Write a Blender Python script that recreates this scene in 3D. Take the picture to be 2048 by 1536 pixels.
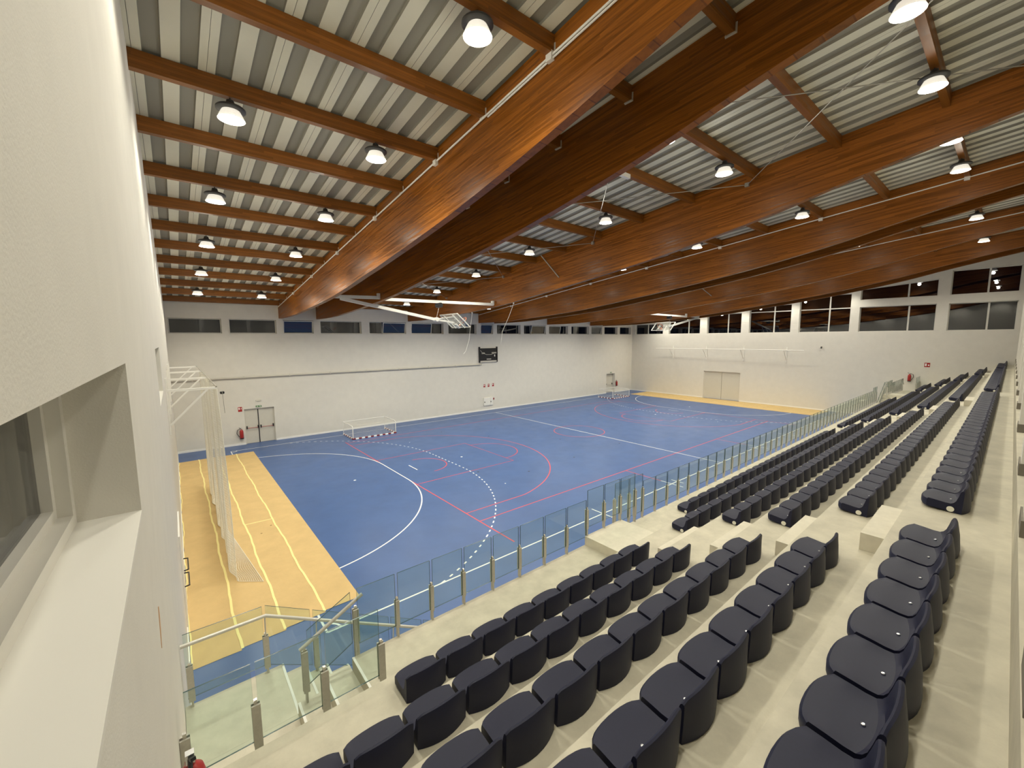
import bpy, math, random
import numpy as np
from mathutils import Vector, Matrix
random.seed(7)
rng = random.Random(11)
scene = bpy.context.scene
for o in list(bpy.data.objects):
    bpy.data.objects.remove(o)
C = bpy.context.scene.collection

# ------------------------------------------------------------------ camera
YAW, PITCH, ROLL, FPX = math.radians(39.429), math.radians(-6.335), math.radians(-0.328), 822.42
fw = Vector((math.sin(YAW)*math.cos(PITCH), math.cos(YAW)*math.cos(PITCH), math.sin(PITCH)))
rt = Vector((math.cos(YAW), -math.sin(YAW), 0))
up = rt.cross(fw)
cr, sr = math.cos(ROLL), math.sin(ROLL)
r2 = cr*rt + sr*up
u2 = -sr*rt + cr*up
cam_d = bpy.data.cameras.new('camera')
cam_d.sensor_width = 36.0
cam_d.sensor_fit = 'HORIZONTAL'
cam_d.lens = FPX*36.0/2048.0
cam_d.clip_start = 0.03
cam_d.clip_end = 500
cam = bpy.data.objects.new('camera', cam_d)
C.objects.link(cam)
m = Matrix.Identity(4)
for i, v in enumerate((r2, u2, -fw)):
    for j in range(3):
        m[j][i] = v[j]
m.translation = Vector((-2.263, -9.471, 6.691))
cam.matrix_world = m
scene.camera = cam

# ------------------------------------------------------------------ world, exposure
w = bpy.data.worlds.new('night_sky')
scene.world = w
w.use_nodes = True
w.node_tree.nodes['Background'].inputs[0].default_value = (0.004, 0.006, 0.014, 1)
w.node_tree.nodes['Background'].inputs[1].default_value = 1.0
vs = scene.view_settings
vs.view_transform = 'Standard'
vs.look = 'None'
vs.gamma = 1.0
vs.use_curve_mapping = False
vs.exposure = 0.0
LAMP_W = 455.0
FILL_W = 26.0
LAMP_COL = (1.0, 0.955, 0.81)
LENS_STRENGTH = 9.0

# ------------------------------------------------------------------ helpers
def lin(r, g, b):
    f = lambda c: (c/255/12.92) if c/255 <= 0.04045 else ((c/255+0.055)/1.055)**2.4
    return (f(r), f(g), f(b))

class MB:
    def __init__(s):
        s.v = []; s.f = []; s.m = []
    def face(s, idx, m=0):
        s.f.append(tuple(idx)); s.m.append(m)
    def box(s, x0, x1, y0, y1, z0, z1, m=0):
        b = len(s.v)
        if x0 > x1: x0, x1 = x1, x0
        if y0 > y1: y0, y1 = y1, y0
        if z0 > z1: z0, z1 = z1, z0
        s.v += [(x0,y0,z0),(x1,y0,z0),(x1,y1,z0),(x0,y1,z0),(x0,y0,z1),(x1,y0,z1),(x1,y1,z1),(x0,y1,z1)]
        for q in ((0,3,2,1),(4,5,6,7),(0,1,5,4),(1,2,6,5),(2,3,7,6),(3,0,4,7)):
            s.face([b+i for i in q], m)
        return s
    def bar(s, a, c, wd, ht, m=0, upv=(0,0,1)):
        a = Vector(a); c = Vector(c); d = (c-a).normalized(); U = Vector(upv)
        if abs(d.dot(U)) > 0.98: U = Vector((1,0,0))
        sd = d.cross(U).normalized(); U = sd.cross(d).normalized()
        b = len(s.v)
        for p in (a, c):
            for i, j in ((-1,-1),(1,-1),(1,1),(-1,1)):
                s.v.append(tuple(p + sd*(i*wd/2) + U*(j*ht/2)))
        for q in ((0,1,2,3),(7,6,5,4),(0,4,5,1),(1,5,6,2),(2,6,7,3),(3,7,4,0)):
            s.face([b+i for i in q], m)
        return s
    def tube(s, pts, r, n=8, m=0, cap=True):
        pts = [Vector(p) for p in pts]
        rs = r if isinstance(r, (list, tuple)) else [r]*len(pts)
        b = len(s.v)
        pu = None
        for k, p in enumerate(pts):
            if k == 0: d = pts[1]-pts[0]
            elif k == len(pts)-1: d = pts[-1]-pts[-2]
            else: d = (pts[k+1]-pts[k]).normalized() + (pts[k]-pts[k-1]).normalized()
            d.normalize()
            if pu is None:
                pu = Vector((0,0,1)) if abs(d.z) < 0.9 else Vector((1,0,0))
            sd = d.cross(pu).normalized(); pu = sd.cross(d).normalized()
            for i in range(n):
                t = 2*math.pi*i/n
                s.v.append(tuple(p + sd*(rs[k]*math.cos(t)) + pu*(rs[k]*math.sin(t))))
        for k in range(len(pts)-1):
            for i in range(n):
                j = (i+1) % n
                s.face((b+k*n+i, b+k*n+j, b+(k+1)*n+j, b+(k+1)*n+i), m)
        if cap and n > 2:
            s.face([b+i for i in range(n)][::-1], m)
            s.face([b+(len(pts)-1)*n+i for i in range(n)], m)
        return s
    def lathe(s, prof, c=(0,0,0), n=20, m=0, axis='z'):
        b = len(s.v)
        for r, z in prof:
            for i in range(n):
                t = 2*math.pi*i/n
                if axis == 'z': s.v.append((c[0]+r*math.cos(t), c[1]+r*math.sin(t), c[2]+z))
                elif axis == 'x': s.v.append((c[0]+z, c[1]+r*math.cos(t), c[2]+r*math.sin(t)))
                else: s.v.append((c[0]+r*math.sin(t), c[1]+z, c[2]+r*math.cos(t)))
        for k in range(len(prof)-1):
            for i in range(n):
                j = (i+1) % n
                s.face((b+k*n+i, b+k*n+j, b+(k+1)*n+j, b+(k+1)*n+i), m)
        if prof[0][0] > 1e-6: s.face([b+i for i in range(n)][::-1], m)
        if prof[-1][0] > 1e-6: s.face([b+(len(prof)-1)*n+i for i in range(n)], m)
        return s
    def prism(s, poly, x0, x1, m=0, axis='x'):
        b = len(s.v); n = len(poly)
        for x in (x0, x1):
            for a, c in poly:
                s.v.append((x, a, c) if axis == 'x' else ((a, x, c) if axis == 'y' else (a, c, x)))
        for i in range(n):
            j = (i+1) % n
            s.face((b+i, b+j, b+n+j, b+n+i), m)
        s.face([b+i for i in range(n)][::-1], m); s.face([b+n+i for i in range(n)], m)
        return s
    def mesh(s, name, mats, off=(0,0,0), smooth=False):
        me = bpy.data.meshes.new(name)
        if off != (0,0,0):
            vv = [(x-off[0], y-off[1], z-off[2]) for x, y, z in s.v]
        else: vv = s.v
        me.from_pydata(vv, [], s.f)
        for mt in (mats if isinstance(mats, (list, tuple)) else [mats]):
            me.materials.append(mt)
        if isinstance(mats, (list, tuple)) and len(mats) > 1:
            me.polygons.foreach_set('material_index', s.m)
        me.update()
        import bmesh
        bm = bmesh.new(); bm.from_mesh(me); bmesh.ops.recalc_face_normals(bm, faces=bm.faces); bm.to_mesh(me); bm.free()
        if smooth:
            me.polygons.foreach_set('use_smooth', [True]*len(me.polygons))
            try: me.set_sharp_from_angle(angle=math.radians(smooth if smooth is not True else 40))
            except Exception: pass
        return me
    def build(s, name, mats, parent=None, smooth=False, **kw):
        off = wl(parent) if parent else (0,0,0)
        o = bpy.data.objects.new(name, s.mesh(name, mats, off, smooth))
        C.objects.link(o)
        if parent: o.parent = parent
        tag(o, **kw)
        return o

def wl(o):
    x = y = z = 0.0
    while o is not None:
        x += o.location[0]; y += o.location[1]; z += o.location[2]; o = o.parent
    return (x, y, z)
def tag(o, label=None, cat=None, group=None, kind=None):
    if label: o['label'] = label
    if cat: o['category'] = cat
    if group: o['group'] = group
    if kind: o['kind'] = kind
    return o
def thing(name, loc, label=None, cat=None, group=None, kind=None):
    o = bpy.data.objects.new(name, None)
    o.empty_display_size = 0.1
    o.location = loc
    C.objects.link(o)
    return tag(o, label, cat, group, kind)
def place(name, me, parent=None, loc=(0,0,0), **kw):
    o = bpy.data.objects.new(name, me); C.objects.link(o)
    o.location = loc
    if parent: o.parent = parent
    return tag(o, **kw)
def copy_tree(o, parent=None):
    c = o.copy(); C.objects.link(c); c.parent = parent
    for ch in list(o.children):
        copy_tree(ch, c)
    return c
ORD = ['', 'first','second','third','fourth','fifth','sixth','seventh','eighth','ninth','tenth','eleventh','twelfth','thirteenth','fourteenth','fifteenth','sixteenth','seventeenth','eighteenth','nineteenth','twentieth']
def ordn(n):
    if n <= 20: return ORD[n]
    return ('twenty-' if n < 30 else 'thirty-') + ORD[n % 10] if n % 10 else 'thirtieth'

# ------------------------------------------------------------------ materials
def mat(name, col, rough=0.6, spec=0.5, metal=0.0, noise=0.0, nscale=8.0, bump=0.0, bscale=60.0, rnoise=0.0, col2=None, coords='Object'):
    M = bpy.data.materials.new(name); M.use_nodes = True
    nt = M.node_tree; P = nt.nodes['Principled BSDF']
    P.inputs['Base Color'].default_value = (*col, 1)
    P.inputs['Roughness'].default_value = rough
    P.inputs['Specular IOR Level'].default_value = spec
    P.inputs['Metallic'].default_value = metal
    if noise or bump or rnoise:
        tc = nt.nodes.new('ShaderNodeTexCoord')
    if noise:
        n = nt.nodes.new('ShaderNodeTexNoise'); n.inputs['Scale'].default_value = nscale; n.inputs['Detail'].default_value = 6
        n.inputs['Roughness'].default_value = 0.62
        nt.links.new(tc.outputs[coords], n.inputs['Vector'])
        rp = nt.nodes.new('ShaderNodeValToRGB')
        rp.color_ramp.elements[0].position = 0.3; rp.color_ramp.elements[1].position = 0.72
        a = col2 if col2 else tuple(c*(1-noise) for c in col)
        b = tuple(min(1, c*(1+noise)) for c in col)
        rp.color_ramp.elements[0].color = (*a, 1); rp.color_ramp.elements[1].color = (*b, 1)
        nt.links.new(n.outputs['Fac'], rp.inputs['Fac'])
        nt.links.new(rp.outputs['Color'], P.inputs['Base Color'])
    if rnoise:
        n3 = nt.nodes.new('ShaderNodeTexNoise'); n3.inputs['Scale'].default_value = 1.3; n3.inputs['Detail'].default_value = 4
        nt.links.new(tc.outputs[coords], n3.inputs['Vector'])
        mr = nt.nodes.new('ShaderNodeMapRange'); mr.inputs[3].default_value = rough-rnoise; mr.inputs[4].default_value = rough+rnoise
        nt.links.new(n3.outputs['Fac'], mr.inputs[0]); nt.links.new(mr.outputs[0], P.inputs['Roughness'])
    if bump:
        n2 = nt.nodes.new('ShaderNodeTexNoise'); n2.inputs['Scale'].default_value = bscale; n2.inputs['Detail'].default_value = 3
        nt.links.new(tc.outputs[coords], n2.inputs['Vector'])
        bp = nt.nodes.new('ShaderNodeBump'); bp.inputs['Strength'].default_value = bump; bp.inputs['Distance'].default_value = 0.01
        nt.links.new(n2.outputs['Fac'], bp.inputs['Height']); nt.links.new(bp.outputs['Normal'], P.inputs['Normal'])
    return M

def glulam(name, dark, light, rough, lam=0.04, along='y'):
    M = bpy.data.materials.new(name); M.use_nodes = True
    nt = M.node_tree; N = nt.nodes; L = nt.links; P = N['Principled BSDF']
    tc = N.new('ShaderNodeTexCoord'); sp = N.new('ShaderNodeSeparateXYZ'); L.new(tc.outputs['Object'], sp.inputs[0])
    def mth(op, a, b=None):
        q = N.new('ShaderNodeMath'); q.operation = op
        for i, t in enumerate((a, b)):
            if t is None: continue
            if isinstance(t, (int, float)): q.inputs[i].default_value = t
            else: L.new(t, q.inputs[i])
        return q.outputs[0]
    al = sp.outputs['Y'] if along == 'y' else sp.outputs['X']
    hz = mth('ADD', sp.outputs['Z'], mth('MULTIPLY', sp.outputs['Y'], 0.112)) if along == 'y' else sp.outputs['Z']
    row = mth('FLOOR', mth('DIVIDE', hz, lam))
    wn0 = N.new('ShaderNodeTexWhiteNoise'); wn0.noise_dimensions = '1D'; L.new(row, wn0.inputs['W'])
    seg = mth('FLOOR', mth('DIVIDE', mth('ADD', al, mth('MULTIPLY', wn0.outputs['Value'], 7.0)), 1.9))
    cb = N.new('ShaderNodeCombineXYZ'); L.new(row, cb.inputs[0]); L.new(seg, cb.inputs[1])
    wn = N.new('ShaderNodeTexWhiteNoise'); wn.noise_dimensions = '2D'; L.new(cb.outputs[0], wn.inputs['Vector'])
    mp = N.new('ShaderNodeMapping'); L.new(tc.outputs['Object'], mp.inputs[0])
    mp.inputs['Scale'].default_value = (9, 0.6, 26) if along == 'y' else (0.6, 9, 26)
    ns = N.new('ShaderNodeTexNoise'); ns.inputs['Scale'].default_value = 1.6; ns.inputs['Detail'].default_value = 7; L.new(mp.outputs[0], ns.inputs['Vector'])
    big = N.new('ShaderNodeTexNoise'); big.inputs['Scale'].default_value = 0.5; big.inputs['Detail'].default_value = 3; L.new(tc.outputs['Object'], big.inputs['Vector'])
    f = mth('ADD', mth('MULTIPLY', wn.outputs['Value'], 0.32), mth('MULTIPLY', ns.outputs['Fac'], 0.55))
    f = mth('ADD', f, mth('MULTIPLY', big.outputs['Fac'], 0.2))
    rp = N.new('ShaderNodeValToRGB'); rp.color_ramp.elements[0].position = 0.22; rp.color_ramp.elements[1].position = 0.85
    rp.color_ramp.elements[0].color = (*dark, 1); rp.color_ramp.elements[1].color = (*light, 1)
    L.new(f, rp.inputs['Fac'])
    # thin glue lines
    fr = mth('FRACT', mth('DIVIDE', hz, lam))
    gl = mth('LESS_THAN', fr, 0.06)
    mx = N.new('ShaderNodeMixRGB'); mx.blend_type = 'MULTIPLY'; mx.inputs['Color2'].default_value = (0.62, 0.55, 0.5, 1)
    L.new(gl, mx.inputs['Fac']); L.new(rp.outputs['Color'], mx.inputs['Color1'])
    L.new(mx.outputs['Color'], P.inputs['Base Color'])
    P.inputs['Roughness'].default_value = rough
    P.inputs['Specular IOR Level'].default_value = 0.3
    rr = N.new('ShaderNodeMapRange'); rr.inputs[3].default_value = rough-0.1; rr.inputs[4].default_value = rough+0.12
    L.new(wn.outputs['Value'], rr.inputs[0]); L.new(rr.outputs[0], P.inputs['Roughness'])
    bp = N.new('ShaderNodeBump'); bp.inputs['Strength'].default_value = 0.35; bp.inputs['Distance'].default_value = 0.004
    L.new(mth('ADD', wn.outputs['Value'], ns.outputs['Fac']), bp.inputs['Height']); L.new(bp.outputs['Normal'], P.inputs['Normal'])
    return M

def glass(name, tint, refl, rough=0.0, mixcol=(1,1,1)):
    M = bpy.data.materials.new(name); M.use_nodes = True
    nt = M.node_tree; N = nt.nodes; L = nt.links
    for n in list(N): N.remove(n)
    out = N.new('ShaderNodeOutputMaterial'); tr = N.new('ShaderNodeBsdfTransparent'); tr.inputs[0].default_value = (*tint, 1)
    gl = N.new('ShaderNodeBsdfGlossy'); gl.inputs['Roughness'].default_value = rough; gl.inputs[0].default_value = (*mixcol, 1)
    ge = N.new('ShaderNodeNewGeometry')
    dt = N.new('ShaderNodeVectorMath'); dt.operation = 'DOT_PRODUCT'; L.new(ge.outputs['Normal'], dt.inputs[0]); L.new(ge.outputs['Incoming'], dt.inputs[1])
    prev = dt.outputs['Value']
    for op, v, sw in (('ABSOLUTE', None, 0), ('SUBTRACT', 1.0, 1), ('POWER', 5.0, 0), ('MULTIPLY', 1-refl, 0), ('ADD', refl, 0)):
        q = N.new('ShaderNodeMath'); q.operation = op; q.use_clamp = op in ('SUBTRACT', 'ADD')
        L.new(prev, q.inputs[1 if sw else 0])
        if v is not None: q.inputs[0 if sw else 1].default_value = v
        prev = q.outputs[0]
    ad = q
    mx = N.new('ShaderNodeMixShader'); L.new(ad.outputs[0], mx.inputs[0]); L.new(tr.outputs[0], mx.inputs[1]); L.new(gl.outputs[0], mx.inputs[2])
    L.new(mx.outputs[0], out.inputs[0])
    return M
def emis(name, col, st):
    M = bpy.data.materials.new(name); M.use_nodes = True
    nt = M.node_tree; P = nt.nodes['Principled BSDF']
    P.inputs['Base Color'].default_value = (0.8, 0.8, 0.8, 1)
    P.inputs['Emission Color'].default_value = (*col, 1); P.inputs['Emission Strength'].default_value = st
    return M

M_WALL = mat('white_plaster', (0.70, 0.675, 0.61), 0.85, 0.2, noise=0.03, nscale=2.0, bump=0.12, bscale=90)
M_WALLR = mat('white_plaster_sill', (0.72, 0.70, 0.64), 0.6, 0.3)
M_BASEB = mat('skirting_white', (0.86, 0.85, 0.80), 0.4)
M_FLOOR = mat('blue_sports_floor', (0.052, 0.112, 0.285), 0.36, 0.42, noise=0.10, nscale=0.9, rnoise=0.06, bump=0.02, bscale=300)
M_LINEW = mat('white_line_paint', (0.90, 0.90, 0.88), 0.45)
M_LINER = mat('red_line_paint', (0.62, 0.07, 0.085), 0.45)
M_LINEG = mat('grey_line_paint', (0.25, 0.34, 0.40), 0.5)
M_PAPER = mat('brown_kraft_paper', (0.60, 0.425, 0.19), 0.7, 0.3, noise=0.08, nscale=1.5, bump=0.25, bscale=14)
M_TAPE = mat('pale_yellow_tape', (0.90, 0.78, 0.32), 0.5)
M_CONC = mat('beige_concrete', (0.50, 0.465, 0.365), 0.62, 0.35, noise=0.16, nscale=2.6, bump=0.12, bscale=30, rnoise=0.08)
M_CONC2 = mat('pale_precast_concrete', (0.60, 0.56, 0.45), 0.6, 0.35, noise=0.09, nscale=5, bump=0.12, bscale=40)
M_SEAT = mat('navy_plastic', (0.010, 0.0115, 0.031), 0.48, 0.26, noise=0.06, nscale=40, bump=0.05, bscale=400)
M_CAP = mat('white_plastic_cap', (0.75, 0.73, 0.62), 0.4)
M_BOLT = mat('zinc_bolt', (0.7, 0.7, 0.7), 0.3, metal=1.0)
M_HOLE = mat('dark_hole', (0.01, 0.01, 0.012), 0.8)
M_BEAM = glulam('varnished_glulam', lin(92, 51, 9), lin(164, 98, 27), 0.40)
M_PURL = glulam('varnished_purlin', lin(92, 54, 12), lin(150, 93, 32), 0.45, lam=0.05, along='x')
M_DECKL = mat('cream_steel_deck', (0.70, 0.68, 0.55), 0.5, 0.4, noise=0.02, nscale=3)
M_DECKD = mat('grey_recessed_deck', (0.30, 0.285, 0.235), 0.7, 0.3)  # darker grey for the recessed flats and webs of the deck
M_GLASS = glass('clear_balustrade_glass', (0.89, 0.945, 0.925), 0.035)
M_GEDGE = mat('glass_edge', (0.03, 0.07, 0.07), 0.25, 0.5)
M_WGLASS = glass('reflective_window_glass', (0.35, 0.38, 0.42), 0.075)
M_WGLASS2 = glass('dark_window_glass', (0.25, 0.27, 0.30), 0.075)
M_POST = mat('brushed_post', (0.50, 0.475, 0.41), 0.42, 0.5, noise=0.08, nscale=30)
M_PIN = mat('post_pin', (0.75, 0.74, 0.70), 0.25, metal=0.8)
M_WHITE = mat('white_paint', (0.80, 0.785, 0.73), 0.4)
M_GREYP = mat('grey_paint_pipe', (0.55, 0.52, 0.45), 0.5)
M_RAIL = mat('satin_handrail', (0.62, 0.60, 0.54), 0.35, metal=0.3)
M_FRAME = mat('white_window_frame', (0.66, 0.645, 0.59), 0.4)
M_DOOR = mat('pale_door', (0.60, 0.575, 0.50), 0.5, noise=0.02)
M_BLACK = mat('black_plastic', (0.012, 0.012, 0.013), 0.4)
M_DGREY = mat('dark_lamp_housing', (0.035, 0.034, 0.032), 0.45)
M_REFL = emis('lamp_reflector', (1.0, 0.93, 0.78), 0.7)
M_LENS = emis('lamp_lens', (1.0, 0.95, 0.84), LENS_STRENGTH)
M_RED = mat('red_paint', (0.36, 0.022, 0.018), 0.3)
M_REDD = mat('dark_red_band', (0.21, 0.014, 0.022), 0.4)
M_GREEN = mat('green_sign', (0.06, 0.20, 0.07), 0.5)
M_NET = mat('white_net_cord', (0.80, 0.77, 0.66), 0.7)
M_STEEL = mat('steel_cable', (0.40, 0.38, 0.33), 0.4, metal=0.6)
M_ORANGE = mat('orange_rim', (0.75, 0.20, 0.07), 0.4)
M_ACRY = glass('acrylic_board', (0.90, 0.91, 0.90), 0.10)
M_SKIRT = mat('grey_stone_skirting', (0.17, 0.15, 0.115), 0.6, noise=0.1)
M_SCUFF = mat('bare_plaster_scuff', (0.62, 0.40, 0.24), 0.8)
M_ROOFTOP = mat('roof_cover', (0.12, 0.12, 0.11), 0.8)

# ------------------------------------------------------------------ key dimensions
XL, XR, YF, YB = -2.48, 43.0, 21.44, -12.6
XM = 40.52                                     # the hall is mirrored about x = XM / 2
def deck_z(y): return 9.12 + 0.112*(21.44-y)
def purl_z(y): return deck_z(y) - 0.30
TZ = [2.52, 2.93, 3.335, 3.74, 4.18, 4.63, 5.06]
NOSE = [-4.45, -5.33, -6.20, -7.06, -7.93, -8.79, -9.62]
YTOP = [-4.92, -5.78, -6.64, -7.50, -8.37, -9.25]

def wall_cells(mb, axis, lo, hi, u0, u1, z0, z1, holes):
    us = sorted(set([u0, u1] + [h for q in holes for h in q[:2] if u0 < h < u1]))
    zs = sorted(set([z0, z1] + [h for q in holes for h in q[2:4] if z0 < h < z1]))
    for a, b in zip(us, us[1:]):
        run = None
        for c, d in zip(zs, zs[1:]):
            mu, mz = (a+b)/2, (c+d)/2
            solid = not any(q[0] < mu < q[1] and q[2] < mz < q[3] for q in holes)
            if solid:
                run = (run[0], d) if run else (c, d)
            if (not solid or d == zs[-1]) and run:
                if axis == 'y': mb.box(a, b, lo, hi, run[0], run[1])
                else: mb.box(lo, hi, a, b, run[0], run[1])
                run = None

# ------------------------------------------------------------------ floor and court lines
floor = MB().box(XL-0.4, XR+0.4, -4.3, YF+0.5, -0.3, 0).build('floor', M_FLOOR, kind='structure')
def strip(path, wd, z=0.003, mb=None, closed=False):
    mb = mb or MB()
    P = [Vector((p[0], p[1], 0)) for p in path]; n = len(P); b = len(mb.v)
    for k in range(n):
        a = P[k-1] if (k or closed) else P[0]; c = P[(k+1) % n] if (k < n-1 or closed) else P[-1]
        d = (c-a).normalized(); s = Vector((-d.y, d.x, 0))*wd/2
        for q in (P[k]+s, P[k]-s):
            mb.v.append((q.x, q.y, z))
    for k in range(n if closed else n-1):
        j = (k+1) % n
        mb.face((b+2*k, b+2*k+1, b+2*j+1, b+2*j))
    return mb
def arc(cx, cy, r, a0, a1, n=40):
    return [(cx+r*math.cos(math.radians(a0+(a1-a0)*i/n)), cy+r*math.sin(math.radians(a0+(a1-a0)*i/n))) for i in range(n+1)]
def fl(name, path, wd, m_, z=0.003, closed=False):
    return strip(path, wd, z, closed=closed).build(name, m_, floor)
Wd = 0.05
for y in (0.0, 20.0): fl('side_line', [(0, y), (40, y)], Wd, M_LINEW)
fl('halfway_line', [(20, 0), (20, 20)], Wd, M_LINEW, z=0.0034)
for s in (0, 1):
    X = (lambda x: x) if s == 0 else (lambda x: 40-x)
    mp = lambda path: [(X(x), y) for x, y in path]
    fl('goal_line', mp([(0, 0), (0, 20)]), Wd, M_LINEW)
    six = arc(0, 8.5, 6, -90, 0, 48) + arc(0, 11.5, 6, 0, 90, 48)
    fl('goal_area_line', mp(six), Wd, M_LINEW, z=0.0038)
    a9 = math.degrees(math.asin(8.5/9))
    nine = arc(0, 8.5, 9, -a9, 0, 160) + arc(0, 11.5, 9, 0, a9, 160)[0:]
    # dashes of 0.15 m with 0.15 m gaps
    mb = MB(); acc = 0.0; cur = []
    pts = [nine[0]]
    for p, q in zip(nine, nine[1:]):
        L_ = math.dist(p, q); k = max(1, int(L_/0.03))
        for i in range(1, k+1):
            pts.append((p[0]+(q[0]-p[0])*i/k, p[1]+(q[1]-p[1])*i/k))
    for p, q in zip(pts, pts[1:]):
        if (acc % 0.36) < 0.18: cur.append(p)
        elif cur:
            if len(cur) > 1: strip(mp(cur), Wd, 0.0036, mb)
            cur = []
        acc += math.dist(p, q)
    mb.build('dashed_free_throw_line', M_LINEW, floor)
    fl('penalty_line', mp([(7, 9.5), (7, 10.5)]), Wd, M_LINEW if s == 0 else M_LINEW)
    for px in (4.0, 10.0):
        MB().lathe([(0.06, 0), (0.06, 0.0035), (0, 0.0035)], (X(px), 10, 0), 16).build('penalty_spot', M_LINEW, floor)
    for py in (5.0, 15.0):
        MB().lathe([(0.035, 0), (0.035, 0.0035), (0, 0.0035)], (X(9.2), py, 0), 12).build('penalty_spot', M_LINEW, floor)
    # basketball
    fl('red_base_line', mp([(6, 0.5), (6, 17.75)]), Wd, M_LINER, z=0.0030)
    b3 = math.degrees(math.asin(6.6/6.75)); xk = 7.575+6.75*math.cos(math.radians(b3))
    fl('three_point_line', mp([(6, 3.4), (xk, 3.4)] + arc(7.575, 10, 6.75, -b3, b3, 72)[1:-1] + [(xk, 16.6), (6, 16.6)]), Wd, M_LINER, z=0.0028)
    fl('key_line', mp([(6, 7.55), (11.8, 7.55), (11.8, 12.45), (6, 12.45)]), Wd, M_LINER, z=0.0027)
    fl('free_throw_arc', mp(arc(11.8, 10, 1.8, -90, 90, 36)), Wd, M_LINER, z=0.0026)
    fl('no_charge_arc', mp(arc(7.575, 10, 1.25, -90, 90, 30)), Wd, M_LINER, z=0.0026)
    fl('bench_line', mp([(15.0, 2.5), (15.0, 0.5)]), Wd, M_LINER, z=0.0026)
    for xx in (10.0, 15.0):
        fl('substitution_mark', mp([(xx, -0.55), (xx, 0.55)]), Wd, M_LINEW, z=0.0040)
    fl('substitution_mark', mp([(15.5, -0.3), (15.5, 0.3)]), Wd, M_LINEW, z=0.0040)
    fl('corner_arc', mp(arc(0, 0, 0.3, 0, 90, 12)), Wd, M_LINEW, z=0.0040)
    fl('corner_arc', mp(arc(0, 20, 0.3, -90, 0, 12)), Wd, M_LINEW, z=0.0040)
for y in (2.5, 17.5): fl('red_side_line', [(6, y), (34, y)], Wd, M_LINER)
fl('centre_circle', arc(20, 10, 1.8, 0, 354, 60), Wd, M_LINER, closed=True)
for x, y in ((12.3, 16.3), (9.2, 7.2), (14.1, 13.0), (14.8, 5.8), (19.3, 6.0), (25.5, 13.5), (17.2, 9.2), (11.2, 5.6), (28.5, 6.5), (9.0, 12.5), (16.0, 14.8)):
    MB().lathe([(0.055, 0), (0.055, 0.002), (0, 0.002)], (x, y, 0), 12).build('floor_socket_cover', M_BLACK, floor)

# ------------------------------------------------------------------ walls
# far wall
FW = [(-2.36, 0.16, 'f'), (0.56, 3.13, 'f'), (3.54, 5.39, 's'), (5.85, 8.71, 'f'), (9.31, 12.25, 'fs'), (12.72, 15.66, 'sf'), (16.14, 19.05, 'f'), (19.54, 20.91, 's'), (21.37, 24.28, 'f'),
      (24.73, 27.75, 'fs'), (28.19, 31.07, 'sf'), (31.63, 34.56, 'f'), (35.0, 36.89, 's'), (37.36, 39.88, 'f'), (40.38, 42.67, 'f')]
WZ0, WZ1 = 7.08, 7.98
D1 = (0.98, 2.66, 0, 2.27); D2 = (37.9, 39.55, 0, 2.36)
mb = MB(); wall_cells(mb, 'y', YF, YF+0.5, XL-0.4, XR+0.4, 0, deck_z(YF)+0.1, [(a, b, WZ0, WZ1) for a, b, t in FW] + [D1, D2])
wall_far = mb.build('wall_far', M_WALL, kind='structure')
# right wall: tall windows below the roof
RW = [(17.22, 21.0), (12.76, 16.47), (8.48, 11.96), (4.09, 7.73), (-0.31, 3.43)]
RTOP = [8.3, 8.75, 9.3, 9.75, 10.35]
RW2 = [(-5.49, -0.93), (-9.45, -6.15)]
D3 = (8.30, 12.10, 0, 3.0)
holes = [(a, b, WZ0, t) for (a, b), t in zip(RW, RTOP)] + [D3]
holes += [(-5.49, -0.93, WZ0, 9.14), (-5.49, -0.93, 9.73, 11.0), (-9.45, -6.15, WZ0, 9.10), (-9.45, -6.15, 9.73, 11.52)]
mb = MB(); wall_cells(mb, 'x', XR, XR+0.4, YB, YF, 0, 9.15, [h for h in holes]) 
wall_cells(mb, 'x', XR, XR+0.4, YB, 8.1, 9.15, 11.6, holes)
mb.prism([(8.1, 9.15), (YF, 9.15), (8.1, deck_z(8.1)+0.1)], XR, XR+0.4)
mb.prism([(YB, 11.6), (-0.72, 11.6), (YB, deck_z(YB)+0.1)], XR, XR+0.4)
# slanted heads above the two tall windows
mb.prism([(-5.49, 11.0), (-0.93, 10.6), (-0.93, 11.0)], XR, XR+0.4)
wall_right = mb.build('wall_right', M_WALL, kind='structure')
MB().prism([(8.1, 9.15), (8.1, 11.6), (-0.72, 11.6), (-0.72, 9.15)], XR+0.41, XR+0.42).build('trim_1', M_WALL, wall_right)
# left wall
LW1 = (-8.95, -6.20, 5.67, 6.56); LW2 = (-0.70, 1.95, 5.62, 6.55)
mb = MB(); wall_cells(mb, 'x', XL-0.5, XL, YB, YF+0.3, 0, 8.9, [LW1, LW2])
mb.prism([(YB, 8.9), (YF+0.3, 8.9), (YF+0.3, deck_z(YF)+0.1), (YB, deck_z(YB)+0.1)], XL-0.5, XL)
wall_left = mb.build('wall_left', M_WALL, kind='structure')
MB().prism([(-5.745, 4.80), (-5.715, 4.79), (-5.70, 4.72), (-5.76, 4.60), (-5.82, 4.53), (-5.80, 4.62)], XL, XL+0.004).build('scuff_mark', M_SCUFF, wall_left, label='bare tan scuff in the white plaster')
# rear wall
MB().box(XL-0.5, XR+0.4, YB-0.3, YB, 0, deck_z(YB)+0.1).build('wall_back', M_WALL, kind='structure')

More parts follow.
